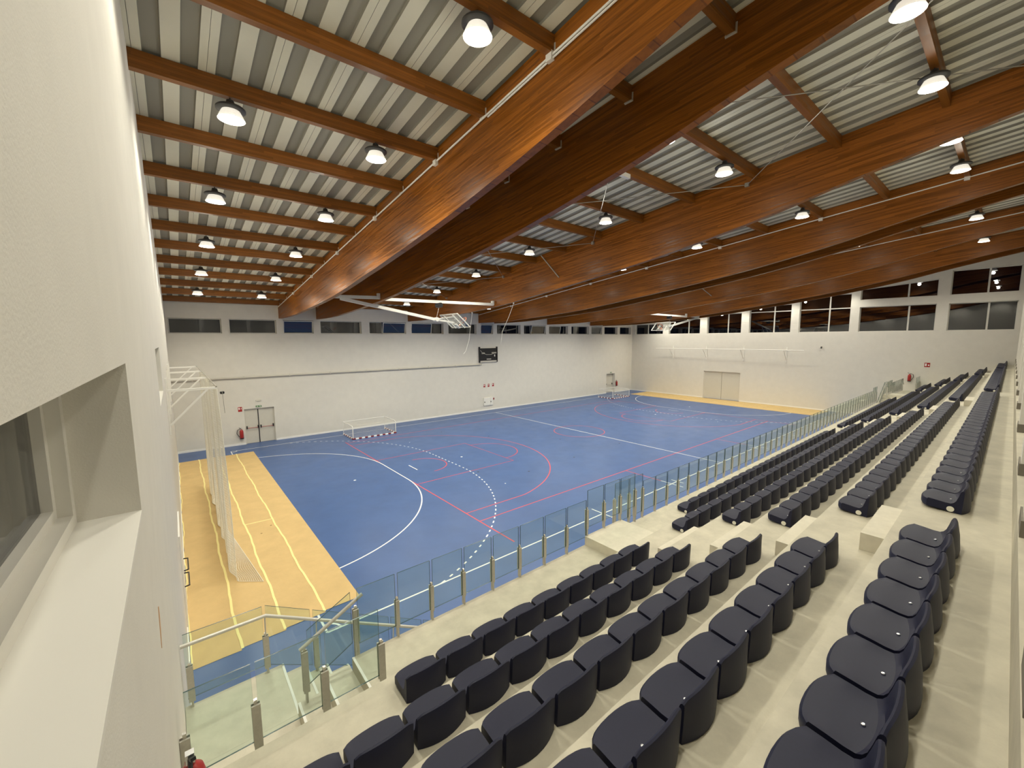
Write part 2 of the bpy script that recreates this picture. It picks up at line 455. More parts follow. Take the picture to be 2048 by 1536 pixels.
# skirtings
mb = MB()
for a, b in ((XL, D1[0]-0.03), (D1[1]+0.03, D2[0]-0.03), (D2[1]+0.03, XR)): mb.box(a, b, YF-0.02, YF, 0, 0.12)
mb.build('baseboard_far', M_BASEB, kind='structure')
mb = MB()
for a, b in ((-3.7, D3[0]-0.03), (D3[1]+0.03, YF-0.02)): mb.box(XR-0.02, XR, a, b, 0, 0.12)
mb.build('baseboard_right', M_BASEB, kind='structure')
MB().box(XL, XL+0.02, -3.3, YF-0.02, 0, 0.12).build('baseboard_left', M_BASEB, kind='structure')

# ------------------------------------------------------------------ windows
wn = [0]
def win_root(loc):
    wn[0] += 1
    return thing('window_%d' % wn[0], loc, kind='structure')
def sash_mesh(wd, ht, t=0.05, fr=0.05):
    f = MB()
    f.box(-wd/2, wd/2, -t/2, t/2, 0, fr); f.box(-wd/2, wd/2, -t/2, t/2, ht-fr, ht)
    f.box(-wd/2, -wd/2+fr, -t/2, t/2, fr, ht-fr); f.box(wd/2-fr, wd/2, -t/2, t/2, fr, ht-fr)
    g = MB().box(-wd/2+fr, wd/2-fr, -0.006, 0.006, fr, ht-fr)
    return f, g
YG = YF+0.30
for a, b, t in FW:
    R = win_root(((a+b)/2, YG, WZ0))
    H = WZ1-WZ0
    MB().box(a, b, YF+0.02, YG+0.06, WZ0-0.004, WZ0+0.02).build('window_sill', M_WALLR, R)
    leaves = {'f': [(a, b, 'f')], 's': [(a, b, 's')], 'fs': [(a, a+(b-a)*0.36, 'f'), (a+(b-a)*0.36, b, 's')], 'sf': [(a, a+(b-a)*0.64, 's'), (a+(b-a)*0.64, b, 'f')]}[t]
    for p, q, k in leaves:
        f, g = sash_mesh(q-p-0.02, H-0.04, fr=0.035 if k == 'f' else 0.055)
        fo = place('sash_frame', f.mesh('sash_frame', M_FRAME), R, ((p+q)/2-(a+b)/2, 0 if k == 'f' else -0.06, 0.03))
        go = place('pane', g.mesh('pane', M_WGLASS), fo)
        if k == 's':
            fo.rotation_euler = (math.radians(12), 0, 0)
            MB().box((p+q)/2-0.14, (p+q)/2+0.14, YF+0.10, YF+0.2, WZ1-0.06, WZ1-0.01).build('window_opener', M_BLACK, R)
# right wall windows
XG = XR+0.26
def fixed_x(y0, y1, z0, z1, ztop1=None, mull=None, transom=None):
    """Window in the right wall; ztop1: head height at the end of larger y."""
    R = win_root((XG, (y0+y1)/2, z0)); zt = ztop1 or z1
    fr = 0.05
    f = MB()
    f.box(XG-0.03, XG+0.03, y0, y1, z0, z0+fr); f.box(XG-0.03, XG+0.03, y0, y0+fr, z0, z1); f.box(XG-0.03, XG+0.03, y1-fr, y1, z0, zt)
    f.prism([(y0, z1-fr), (y1, zt-fr), (y1, zt), (y0, z1)], XG-0.03, XG+0.03)
    f.build('window_frame', M_FRAME, R)
    ys = [y0] + ([mull] if mull else []) + [y1]
    if mull:
        zm = z1 + (zt-z1)*(mull-y0)/(y1-y0)
        MB().box(XG-0.05, XG+0.03, mull-0.05, mull+0.05, z0, zm).build('mullion', M_FRAME, R)
    zs = [z0] + ([transom] if transom and transom < min(z1, zt) else []) + [None]
    if len(zs) == 3:
        MB().box(XG-0.045, XG+0.03, y0, y1, transom-0.04, transom+0.04).build('transom', M_FRAME, R)
    for p, q in zip(ys, ys[1:]):
        for c, d in zip(zs, zs[1:]):
            if d is None:
                e0 = z1+(zt-z1)*(p-y0)/(y1-y0); e1 = z1+(zt-z1)*(q-y0)/(y1-y0)
            else: e0 = e1 = d
            MB().prism([(p, c), (q, c), (q, e1), (p, e0)], XG-0.006, XG+0.006).build('pane', M_WGLASS2, R)
    MB().box(XR+0.01, XG, y0, y1, z0-0.004, z0+0.015).build('window_sill', M_WALLR, R)
MUL = [19.3, 14.13, 9.83, 5.53, 1.18]
for (a, b), t, mu in zip(RW, RTOP, MUL):
    fixed_x(a, b, WZ0, t, mull=mu, transom=9.13)
fixed_x(-5.49, -0.93, WZ0, 9.14, mull=-3.96)
fixed_x(-5.49, -0.93, 9.73, 11.0, ztop1=10.62, mull=-3.85)
fixed_x(-9.45, -6.15, WZ0, 9.10, mull=-8.12)
fixed_x(-9.45, -6.15, 9.73, 11.52, mull=-8.0)
# left wall windows
for (y0, y1, z0, z1) in (LW1, LW2):
    xg = XL-0.33
    R = win_root((xg, (y0+y1)/2, z0))
    f = MB(); fr = 0.07
    for xa, xb, e in ((XL-0.42, XL-0.34, 0.0), (XL-0.34, XL-0.25, -0.02)):
        pass
    f.box(XL-0.44, XL-0.27, y0, y1, z0, z0+fr); f.box(XL-0.44, XL-0.27, y0, y1, z1-fr, z1)
    f.box(XL-0.44, XL-0.27, y1-fr, y1, z0+fr, z1-fr); f.box(XL-0.44, XL-0.27, y0, y0+fr, z0+fr, z1-fr)
    f.build('window_frame', M_WALLR, R)
    f = MB(); g2 = 0.13
    f.box(XL-0.42, XL-0.33, y0+fr, y1-fr, z0+fr, z0+g2); f.box(XL-0.42, XL-0.33, y0+fr, y1-fr, z1-g2, z1-fr)
    f.box(XL-0.42, XL-0.33, y1-g2, y1-fr, z0+g2, z1-g2); f.box(XL-0.42, XL-0.33, y0+fr, y0+g2, z0+g2, z1-g2)
    f.build('sash_frame', M_WALLR, R)
    MB().box(XL-0.385, XL-0.375, y0+g2, y1-g2, z0+g2, z1-g2).build('pane', M_WGLASS, R)
    MB().box(XL-0.27, XL+0.002, y0, y1, z0-0.02, z0+0.003).build('window_sill', M_WALLR, R)

# ------------------------------------------------------------------ doors
def push_bar(x0, x1, y, z, R, mr=M_RED):
    MB().tube([(x0+0.04, y, z+0.0), (x0+0.06, y-0.10, z), (x1-0.06, y-0.10, z), (x1-0.04, y, z)], 0.016, 8).build('push_bar', mr, R)
    for x in (x0+0.04, x1-0.04):
        MB().box(x-0.03, x+0.03, y-0.11, y, z-0.05, z+0.13).build('push_bar_end', M_BLACK, R)
R = thing('door_1', ((D1[0]+D1[1])/2, YF+0.16, 0), kind='structure')
xm_ = D1[0]+0.76
f = MB(); f.box(D1[0], D1[0]+0.05, YF+0.10, YF+0.2, 0, 2.27).box(D1[1]-0.05, D1[1], YF+0.10, YF+0.2, 0, 2.27).box(D1[0], D1[1], YF+0.10, YF+0.2, 2.22, 2.27); f.build('door_frame', M_DOOR, R)
MB().box(D1[0]+0.05, xm_-0.02, YF+0.13, YF+0.18, 0.01, 2.22).build('door_leaf', M_DOOR, R)
MB().box(xm_+0.03, D1[1]-0.05, YF+0.13, YF+0.18, 0.01, 2.22).build('door_leaf', M_DOOR, R)
MB().box(xm_-0.02, xm_+0.03, YF+0.11, YF+0.17, 0.0, 2.22).build('door_seal', M_BLACK, R)
push_bar(D1[0]+0.06, xm_, YF+0.13, 1.02, R); push_bar(xm_+0.08, D1[1]-0.06, YF+0.13, 1.02, R)
MB().box(D1[0]-0.02, D1[1]+0.02, YF+0.2, YF+0.5, 0, 2.3).build('door_backing', M_HOLE, R)
R = thing('door_2', ((D2[0]+D2[1])/2, YF+0.34, 0), kind='structure')
f = MB(); f.box(D2[0], D2[0]+0.28, YF+0.2, YF+0.4, 0, 2.36).box(D2[1]-0.08, D2[1], YF+0.3, YF+0.4, 0, 2.36).box(D2[0], D2[1], YF+0.3, YF+0.4, 2.28, 2.36); f.build('door_frame', M_DOOR, R)
MB().box(D2[0]+0.28, D2[1]-0.08, YF+0.34, YF+0.39, 0.01, 2.28).build('door_leaf', M_DOOR, R)
push_bar(D2[0]+0.32, D2[1]-0.12, YF+0.34, 1.02, R, M_DOOR)
R = thing('door_3', (XR+0.14, (D3[0]+D3[1])/2, 0), kind='structure')
f = MB(); f.box(XR+0.1, XR+0.2, D3[0], D3[0]+0.06, 0, 3.0).box(XR+0.1, XR+0.2, D3[1]-0.06, D3[1], 0, 3.0).box(XR+0.1, XR+0.2, D3[0], D3[1], 2.94, 3.0); f.build('door_frame', M_WALL, R)
for a, b in ((D3[0]+0.06, 10.185), (10.215, D3[1]-0.06)):
    MB().box(XR+0.13, XR+0.18, a, b, 0.01, 2.94).build('door_leaf', M_DOOR, R)
MB().box(XR+0.2, XR+0.3, D3[0], D3[1], 0, 3.0).build('door_backing', M_DOOR, R)
# flush service door in the left wall under the net brackets
R = thing('door_4', (XL, 3.0, 0), kind='structure')
MB().box(XL, XL+0.03, 2.1, 3.9, 0, 2.3).build('door_leaf', M_WHITE, R)
for yy in (2.2, 3.05):
    MB().tube([(XL+0.03, yy, 1.05), (XL+0.12, yy+0.03, 1.05), (XL+0.12, yy+0.7, 1.05), (XL+0.03, yy+0.73, 1.05)], 0.016).build('push_bar', M_BLACK, R)

# ------------------------------------------------------------------ roof
knots = [(-12.7, 12.15), (-9.3, 11.60), (-6.3, 10.96), (-4.5, 10.52), (-2.4, 10.10), (0.0, 9.70), (4.1, 9.16), (5.5, 9.00), (7.5, 8.76), (9.5, 8.56), (12.0, 8.38), (14.4, 8.25), (17.0, 8.12), (19.3, 8.08), (21.6, 8.08)]
def beam_bottom():
    k = knots; out = []
    for i in range(len(k)-1):
        p0 = k[max(0, i-1)]; p1 = k[i]; p2 = k[i+1]; p3 = k[min(len(k)-1, i+2)]
        for s in range(6):
            t = s/6
            m1 = (p2[1]-p0[1])/(p2[0]-p0[0])*(p2[0]-p1[0]); m2 = (p3[1]-p1[1])/(p3[0]-p1[0])*(p2[0]-p1[0])
            z = (2*t**3-3*t*t+1)*p1[1] + (t**3-2*t*t+t)*m1 + (-2*t**3+3*t*t)*p2[1] + (t**3-t*t)*m2
            out.append((p1[0]+(p2[0]-p1[0])*t, z))
    out.append(k[-1])
    return out
BB = beam_bottom()
def beam_z(y): return float(np.interp(y, [q[0] for q in BB], [q[1] for q in BB]))
BX = [3.29, 5.60, 12.42, 19.27, 21.05, 27.90, 34.72, 37.03]
BT = 0.20
poly = [(y, z) for y, z in BB if YB < y < YF] 
poly = [(YB, beam_z(YB))] + poly + [(YF, beam_z(YF)), (YF, deck_z(YF)-0.002), (YB, deck_z(YB)-0.002)]
bdesc = ['with a white conduit along its upper edge, closest to the wall window', 'close behind the beam with the long white conduit', 'with cable bracing fixed to its side', 'carrying a conduit, in the middle of the hall',
         'half hidden behind the conduit beam at mid hall', 'above the far half of the court', 'above the far basketball hoop', 'closest to the wall with the tall windows']
beams = []
for i, x in enumerate(BX):
    b = thing('roof_beam', (x+BT/2, 21.44, 8.08), f'varnished glulam roof beam, {ORD[i+1]} from the net wall, {bdesc[i]}', 'beam', 'glulam roof beams')
    beams.append(b)
    MB().prism(poly, x, x+BT).build('timber', M_BEAM, b)

ceiling = MB().prism([(YB-0.3, deck_z(YB-0.3)+0.14), (YF+0.5, deck_z(YF+0.5)+0.14), (YF+0.5, deck_z(YF+0.5)+0.3), (YB-0.3, deck_z(YB-0.3)+0.3)], XL-0.5, XR+0.4).build('ceiling', M_ROOFTOP, kind='structure')
# trapezoidal deck sheets, one metre wide with two ribs each
def sheet():
    mb = MB(); h = 0.05
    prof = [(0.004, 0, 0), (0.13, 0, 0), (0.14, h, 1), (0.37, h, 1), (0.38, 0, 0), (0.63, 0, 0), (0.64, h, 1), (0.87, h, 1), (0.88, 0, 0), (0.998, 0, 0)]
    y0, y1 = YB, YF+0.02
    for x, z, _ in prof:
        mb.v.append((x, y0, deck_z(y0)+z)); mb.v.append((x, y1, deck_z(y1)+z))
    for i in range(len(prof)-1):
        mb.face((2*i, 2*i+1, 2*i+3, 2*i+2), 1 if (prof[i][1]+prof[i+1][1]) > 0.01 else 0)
    # folded lap edges
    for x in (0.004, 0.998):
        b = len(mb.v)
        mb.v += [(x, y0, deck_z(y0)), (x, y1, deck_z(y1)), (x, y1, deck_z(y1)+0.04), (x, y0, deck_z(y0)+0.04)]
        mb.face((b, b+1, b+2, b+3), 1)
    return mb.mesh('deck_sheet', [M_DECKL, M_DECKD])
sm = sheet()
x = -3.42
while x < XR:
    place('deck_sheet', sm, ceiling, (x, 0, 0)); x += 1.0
# purlins between the beams
PY0, PS = 0.25, 2.06
PYS = [PY0+PS*k for k in range(-6, 11)]
edges = [XL] + [v for x in BX for v in (x, x+BT)] + [XR]
bays = [(edges[i], edges[i+1]) for i in range(0, len(edges), 2)]
for (a, b) in bays:
    me = MB().box(a, b, -0.07, 0.07, -0.30, 0.0).mesh('purlin', M_PURL)
    for y in PYS:
        place('purlin', me, ceiling, (0, y, deck_z(y)))
        ceiling.children[-1].rotation_euler = (0, 0, 0) if True else None
# joist hangers on the two beams nearest the camera
hm = MB().box(-0.05, 0, -0.09, 0.09, -0.02, 0.0).box(-0.012, 0.0, -0.10, -0.07, -0.02, 0.16).box(-0.012, 0.0, 0.07, 0.10, -0.02, 0.16).mesh('joist_hanger', M_GREYP)
for bi in (0, 1):
    for y in PYS:
        if y > -7: 
            o = place('joist_hanger', hm, beams[bi], (BX[bi]-wl(beams[bi])[0], y-wl(beams[bi])[1], purl_z(y)-wl(beams[bi])[2]))
# conduits with junction boxes
for bi, side in ((0, -1), (3, -1), (4, -1), (5, -1)):
    x = BX[bi]-0.03
    dz = -0.03
    cd = MB().tube([(x, -12, purl_z(-12)+dz), (x, YF-0.1, purl_z(YF-0.1)+dz)], 0.022, 8).build('conduit', M_WHITE, beams[bi])
    if bi == 0: MB().tube([(x, -12, purl_z(-12)+dz-0.06), (x, -2.0, purl_z(-2.0)+dz-0.06)], 0.018, 8).build('conduit', M_WHITE, beams[bi])
    if bi in (0, 3):
        for k in range(-2, 5):
            y = PY0+PS*2*k
            MB().box(x-0.05, x+0.03, y-0.07, y+0.07, purl_z(y)-0.12, purl_z(y)+0.03).build('junction_box', M_WHITE, cd)
# cable bracing between the second and third beam
nodes = [-9.9, -3.61, 2.68, 9.06, 15.3]
def nz(y): return purl_z(y)-0.08
brace = thing('roof_bracing', (12.38, 2.68, nz(2.68)), 'thin steel cable bracing crossing the bay between second and third beams', 'bracing')
for i, y in enumerate(nodes):
    MB().box(12.34, 12.42, y-0.06, y+0.06, nz(y)-0.06, nz(y)+0.06).build('anchor', M_STEEL, brace)
    for yo in ([nodes[i-1]] if i > 0 else []) + ([nodes[i+1]] if i < len(nodes)-1 else []):
        MB().tube([(12.38, y, nz(y)), (5.80, yo, nz(yo))], 0.012, 6).build('cable', M_STEEL, brace)
for x0, y0, z0, x1, y1, z1, bi in ((12.1, 5.69, 10.75, 12.41, 4.75, 9.6, 2), (27.6, 5.4, 10.4, 27.89, 4.6, 9.63, 5)):
    MB().tube([(x0, y0, z0), (x1, y1, z1)], 0.028, 8).build('strut', M_STEEL, beams[bi])
MB().box(7.95, 8.45, -1.95, -1.85, purl_z(-1.9)-0.12, purl_z(-1.9)).build('motion_sensor', M_WHITE, label='small white sensor box under a purlin beside the cable bracing', cat='sensor')

# ------------------------------------------------------------------ ceiling lamps
def make_lamp():
    R = thing('ceiling_lamp', (0, 0, 0))
    MB().lathe([(0.0, 0.36), (0.06, 0.36), (0.075, 0.30), (0.10, 0.27), (0.225, 0.235), (0.245, 0.215), (0.245, 0.19), (0.22, 0.175), (0.10, 0.17)], n=24).build('housing', M_DGREY, R, smooth=30)
    MB().tube([(0, 0, 0.40), (0, 0, 0.33)], 0.012, 8).build('suspension_rod', M_DGREY, R.children[0])
    MB().lathe([(0.15, 0.178), (0.185, 0.11), (0.225, 0.02), (0.216, 0.02), (0.175, 0.11), (0.14, 0.178)], n=24).build('reflector', M_REFL, R, smooth=30)
    MB().lathe([(0.214, 0.045), (0.214, 0.022), (0.17, 0.012), (0.0, 0.008)], n=24).build('lens', M_LENS, [c for c in R.children if c.name.startswith('reflector')][0], smooth=30)
    L = bpy.data.lights.new('lamp_light', 'SPOT')
    L.energy = LAMP_W; L.color = LAMP_COL; L.spot_size = math.radians(152); L.spot_blend = 0.55; L.shadow_soft_size = 0.17
    lo = bpy.data.objects.new('lamp_light', L); C.objects.link(lo); lo.parent = R; lo.location = (0, 0, -0.01)
    L = bpy.data.lights.new('lamp_fill', 'POINT')      # added fill light below the lens, brightens the deck and beams
    L.energy = FILL_W; L.color = LAMP_COL; L.shadow_soft_size = 0.12
    lo = bpy.data.objects.new('lamp_fill', L); C.objects.link(lo); lo.parent = R; lo.location = (0, 0, -0.13)
    return R
LX = [-1.08, 1.70, 7.05, 10.15, 13.9, 16.9, 22.5, 25.2, 29.3, 32.0, 38.6, 41.4]
LY = [PY0+2*PS*k for k in range(-2, 5)]
proto = make_lamp(); first = True
near = ['beside the net wall', 'before the first beam', 'behind the second beam', 'before the third beam', 'behind the third beam', 'before the fourth beam', 'behind the fifth beam', 'before the sixth beam', 'behind the sixth beam', 'before the seventh beam', 'behind the last beam', 'beside the tall window wall']
for ix, x in enumerate(LX):
    for iy, y in enumerate(reversed(LY)):
        if ix == 11 and y < -2: continue
        o = proto if first else copy_tree(proto)
        first = False
        o.location = (x, y, purl_z(y)-0.40)
        tag(o, f'round high-bay ceiling lamp, {ORD[iy+1]} from the long window wall, row {near[ix]}', 'lamp', 'high-bay ceiling lamps')

# ------------------------------------------------------------------ grandstand
stand = thing('grandstand', (20.26, -5.0, 0), 'long stepped concrete grandstand with stair aisles beside the blue court', 'grandstand')
AIS = [(3.85, 5.10), (19.62, 20.90), (XM-5.10, XM-3.85)]
for r in range(1, 7):
    yb = NOSE[r+1] if r < 6 else YB+0.004
    MB().box(XL+0.002, XR-0.004, yb, NOSE[r], TZ[r-1]-0.3, TZ[r]).build('tier', M_CONC, stand)
    if r < 6:
        for a, b in AIS:
            if r == 1 and a != AIS[1][0]: continue
            MB().box(a, b, NOSE[r], NOSE[r]+0.29, TZ[r-1]+0.001, TZ[r-1]+0.21).build('aisle_step', M_CONC2, stand)
# tier 0: side slabs up to the glass, centre part behind a lower walkway
for sx in (0, 1):
    X = (lambda x: x) if sx == 0 else (lambda x: XM-x)
    MB().box(X(-0.74), X(5.12), NOSE[1], -4.27, 2.0, TZ[0]).build('tier', M_CONC, stand)
    MB().box(X(-2.476), X(-0.74), NOSE[1], -5.0, 2.0, TZ[0]).build('tier', M_CONC, stand)
    MB().box(X(3.9), X(5.10), NOSE[1]+0.001, -4.272, TZ[0]+0.001, 2.705).build('aisle_step', M_CONC2, stand)
    MB().box(X(5.75), X(6.9), -4.45, -4.20, 2.101, 2.31).build('aisle_step', M_CONC2, stand)
    MB().box(X(-0.74), X(5.12), -4.45, -4.29, 0, 2.0).build('front_wall', M_CONC, stand)
    # stair: upper step, landing, lower flight to the court
    MB().box(X(-1.06), X(-0.74), -5.0, -4.14, 1.0, 2.34).build('stair_step', M_CONC2, stand)
    MB().box(X(-1.38), X(-1.06), -5.0, -4.14, 1.0, 2.16).build('stair_step', M_CONC2, stand)
    MB().box(X(-2.476), X(-1.38), -5.0, -4.10, 1.0, 1.98).build('stair_landing', M_CONC2, stand)
    MB().box(X(-2.476), X(-1.35), -4.10, -3.06, 1.0, 1.981).build('stair_landing', M_CONC2, stand)
    MB().box(X(-1.38), X(-1.35), -4.10, -3.06, 1.981, 1.985).build('nosing_strip', M_WHITE, stand)
    MB().box(X(-1.38), X(-1.35), -5.0, -4.14, 2.16, 2.164).build('nosing_strip', M_WHITE, stand)
    MB().box(X(-0.74), X(-0.71), -5.0, -4.27, TZ[0], TZ[0]+0.004).build('nosing_strip', M_WHITE, stand)
    MB().box(X(-1.06), X(-1.03), -5.0, -4.14, 2.34, 2.344).build('nosing_strip', M_WHITE, stand)
    for k in range(11):
        z = 1.98-0.165*(k+1)
        st = MB().box(X(-1.35+0.3*k), X(-1.35+0.3*(k+1)), -4.10, -3.06, max(0, z-0.35), z).build('stair_step', M_CONC2, stand)
        MB().box(X(-1.35+0.3*(k+1)-0.03), X(-1.35+0.3*(k+1)), -4.10, -3.06, z, z+0.004).build('nosing_strip', M_WHITE, st)
MB().box(5.12, XM-5.12, NOSE[1], NOSE[0], 1.9, TZ[0]).build('tier', M_CONC, stand)
MB().box(5.12, XM-5.12, NOSE[0], -3.75, 1.85, 2.10).build('walkway', M_CONC, stand)
MB().box(5.12, XM-5.12, -4.0, -3.8, 0, 1.85).build('front_wall', M_CONC, stand)

# pillars at the back of the stand
for i, x in enumerate([0.45, 2.95, 5.30, 8.7, 12.15, 15.5, 18.85, 22.2, 25.55, 28.9, 32.2, 35.55, 38.9]):
    R = thing('pillar', (x+0.2, -9.85, TZ[6]), f'white plastered pillar behind the top seat row, {ORD[i+1]} from the net wall', 'pillar', 'pillars behind the stand')
    MB().box(x, x+0.42, -10.05, -9.64, TZ[6], deck_z(-9.85)).build('shaft', M_WALL, R)
    MB().box(x-0.015, x+0.435, -10.065, -9.625, TZ[6], TZ[6]+0.14).build('skirting', M_SKIRT, R)

# ------------------------------------------------------------------ seats
SW = 0.465
def seat_part(poly, shape, nu=10):
    mb = MB(); n = len(poly)
    for k in range(nu+1):
        u = -1+2*k/nu
        u = math.copysign(abs(u)**0.75, u)
        for (y, z) in poly:
            mb.v.append(shape(u, y, z))
    for k in range(nu):
        for i in range(n):
            j = (i+1) % n
            mb.face((k*n+i, k*n+j, (k+1)*n+j, (k+1)*n+i))
    mb.face(list(range(n))[::-1]); mb.face([nu*n+i for i in range(n)])
    return mb
def shape(u, d, z):
    # d: depth from the front corner line (towards the back), z: height
    bul = (1-u*u)
    t = d/0.33
    hz = min(1.0, max(0.0, (z-0.10)/0.2)) if d > 0.2 else 0.0
    y = -d + bul*0.03*(1-t) - bul*max(0, t)*(0.062-0.042*hz)
    if d < 0.05: y -= 0.035*abs(u)**7*(1-d/0.05)
    zz = z
    if z > 0.16: zz = z - (z-0.16)/0.14*0.022*abs(u)**12
    if 0.06 < z < 0.16 and 0.02 < d < 0.27: zz = z - 0.010*(1-u*u) + 0.006*abs(u)**6
    return (SW/2*u, y, zz)
pan_poly = [(0.008, 0.03), (0.0, 0.05), (0.0, 0.098), (0.012, 0.116), (0.04, 0.122), (0.12, 0.114), (0.19, 0.104), (0.235, 0.104), (0.245, 0.06), (0.245, 0.012)]
back_poly = [(0.245, 0.012), (0.245, 0.06), (0.235, 0.104), (0.258, 0.118), (0.275, 0.15), (0.29, 0.21), (0.303, 0.275), (0.310, 0.293), (0.320, 0.300), (0.331, 0.295), (0.335, 0.28), (0.333, 0.18), (0.328, 0.06), (0.325, 0.002)]
pan_mb = seat_part(pan_poly, shape); back_mb = seat_part(back_poly, shape)
pan_me = pan_mb.mesh('seat_pan', M_SEAT, smooth=35); back_me = back_mb.mesh('backrest', M_SEAT, smooth=35)
bolt_me = MB().lathe([(0.011, -0.004), (0.011, 0.003), (0.006, 0.006), (0, 0.006)], n=8).mesh('bolt', M_BOLT)
hole_me = MB().lathe([(0.009, -0.004), (0.009, 0.0012), (0, 0.0012)], n=8).mesh('drain_hole', M_HOLE)
cap_me = MB().lathe([(0.032, 0), (0.032, 0.008), (0.022, 0.011), (0.0, 0.011)], n=16, axis='x').mesh('end_cap', M_CAP)
rows = []   # (x_left, n, row, block, end with cap)
blkA = {1: (-0.68, 9), 2: (-1.97, 11), 3: (-2.23, 12), 4: (-2.03, 11), 5: (-2.44, 12)}
blkB = {0: (6.88, 25), 1: (5.07, 29), 2: (5.27, 28), 3: (4.92, 29), 4: (5.01, 29), 5: (4.62, 30)}
seats = []
for r, (x0, n) in blkA.items():
    for i in range(n):
        seats.append((x0+0.5*i+0.25, r, 'near block', n-i, r, 'stair aisle', 0))
        seats.append((XM-(x0+0.5*i+0.25), r, 'far block', n-i, r, 'aisle', 0))
for r, (x0, n) in blkB.items():
    for i in range(n):
        seats.append((x0+0.5*i+0.25, r, 'second block', i+1, r+1, 'near stair aisle', 1 if i == 0 else 0))
        seats.append((XM-(x0+0.5*i+0.25), r, 'third block', n-i, r+1, 'middle aisle', 1 if i == n-1 else 0))
seats.append((4.05, 6, 'top ledge between pillars', 1, 1, 'near pillar', 0)); seats.append((4.55, 6, 'top ledge between pillars', 2, 1, 'near pillar', 0))
def spos(s):
    if s[1] == 6: return (s[0], -9.78, TZ[6])
    return (s[0], YTOP[s[1]]+0.33, TZ[s[1]])
cx, cy, cz = -2.263, -9.471, 6.691
def dist(s):
    p = spos(s)
    return math.dist(p, (cx, cy, cz))
seats.sort(key=dist)
for s in seats[:300]:
    p = spos(s)
    R = thing('stadium_seat', p, f'navy plastic seat, {ordn(s[3])} from {s[5]}, {ORD[s[4]]} row up, {s[2]}', 'seat', 'navy stadium seats')
    pn = place('seat_pan', pan_me, R); place('backrest', back_me, R)
    if dist(s) < 9:
        place('bolt', bolt_me, pn, (0.0, -0.222, 0.097)); place('drain_hole', hole_me, pn, (-0.03, -0.19, 0.094))
    if s[6]:
        place('end_cap', cap_me, pn, (-SW/2-0.009, -0.235, 0.045), label='round white end cap')
mb = MB()
for s in seats[300:]:
    p = spos(s)
    for src in (pan_mb, back_mb):
        b = len(mb.v)
        mb.v += [(v[0]+p[0], v[1]+p[1], v[2]+p[2]) for v in src.v]
        for q in src.f: mb.face([b+i for i in q])
o = mb.build('stadium_seats', M_SEAT, smooth=35, label='distant rows of navy plastic seats towards the tall window wall', cat='seats', kind='stuff')

# ------------------------------------------------------------------ glass balustrades
def glass_panel(pts4, t, parent, axis):
    """pts4: polygon (u, z) in the panel plane; axis 'y': plane y = const c."""
    pass
def panel_y(u0, u1, z00, z01, z10, z11, y, parent, t=0.016):
    mb = MB()
    p = [(u0, z00), (u1, z10), (u1, z11), (u0, z01)]
    b = len(mb.v)
    for yy in (y-t/2, y+t/2):
        for x, z in p: mb.v.append((x, yy, z))
    mb.face((b, b+1, b+2, b+3), 0); mb.face((b+7, b+6, b+5, b+4), 0)
    for i in range(4):
        j = (i+1) % 4
        mb.face((b+i, b+j, b+4+j, b+4+i), 1)
    return mb.build('glass_panel', [M_GLASS, M_GEDGE], parent)
def post_y(x, y, z0, z1, parent, wide=0.05):
    mb = MB()
    mb.box(x-0.012, x+0.012, y-0.03, y+0.03, z0, z0+0.20)
    mb.box(x-wide/2, x+wide/2, y-0.034, y-0.014, z0+0.14, z1); mb.box(x-wide/2, x+wide/2, y+0.014, y+0.034, z0+0.14, z1)
    mb.box(x-0.014, x+0.014, y-0.014, y+0.014, z0+0.14, z1+0.02)
    o = mb.build('post', M_POST, parent)
    MB().box(x-0.014, x+0.014, y-0.014, y+0.014, z1+0.02, z1+0.045).build('post_pin', M_PIN, o)
PB = 0.587
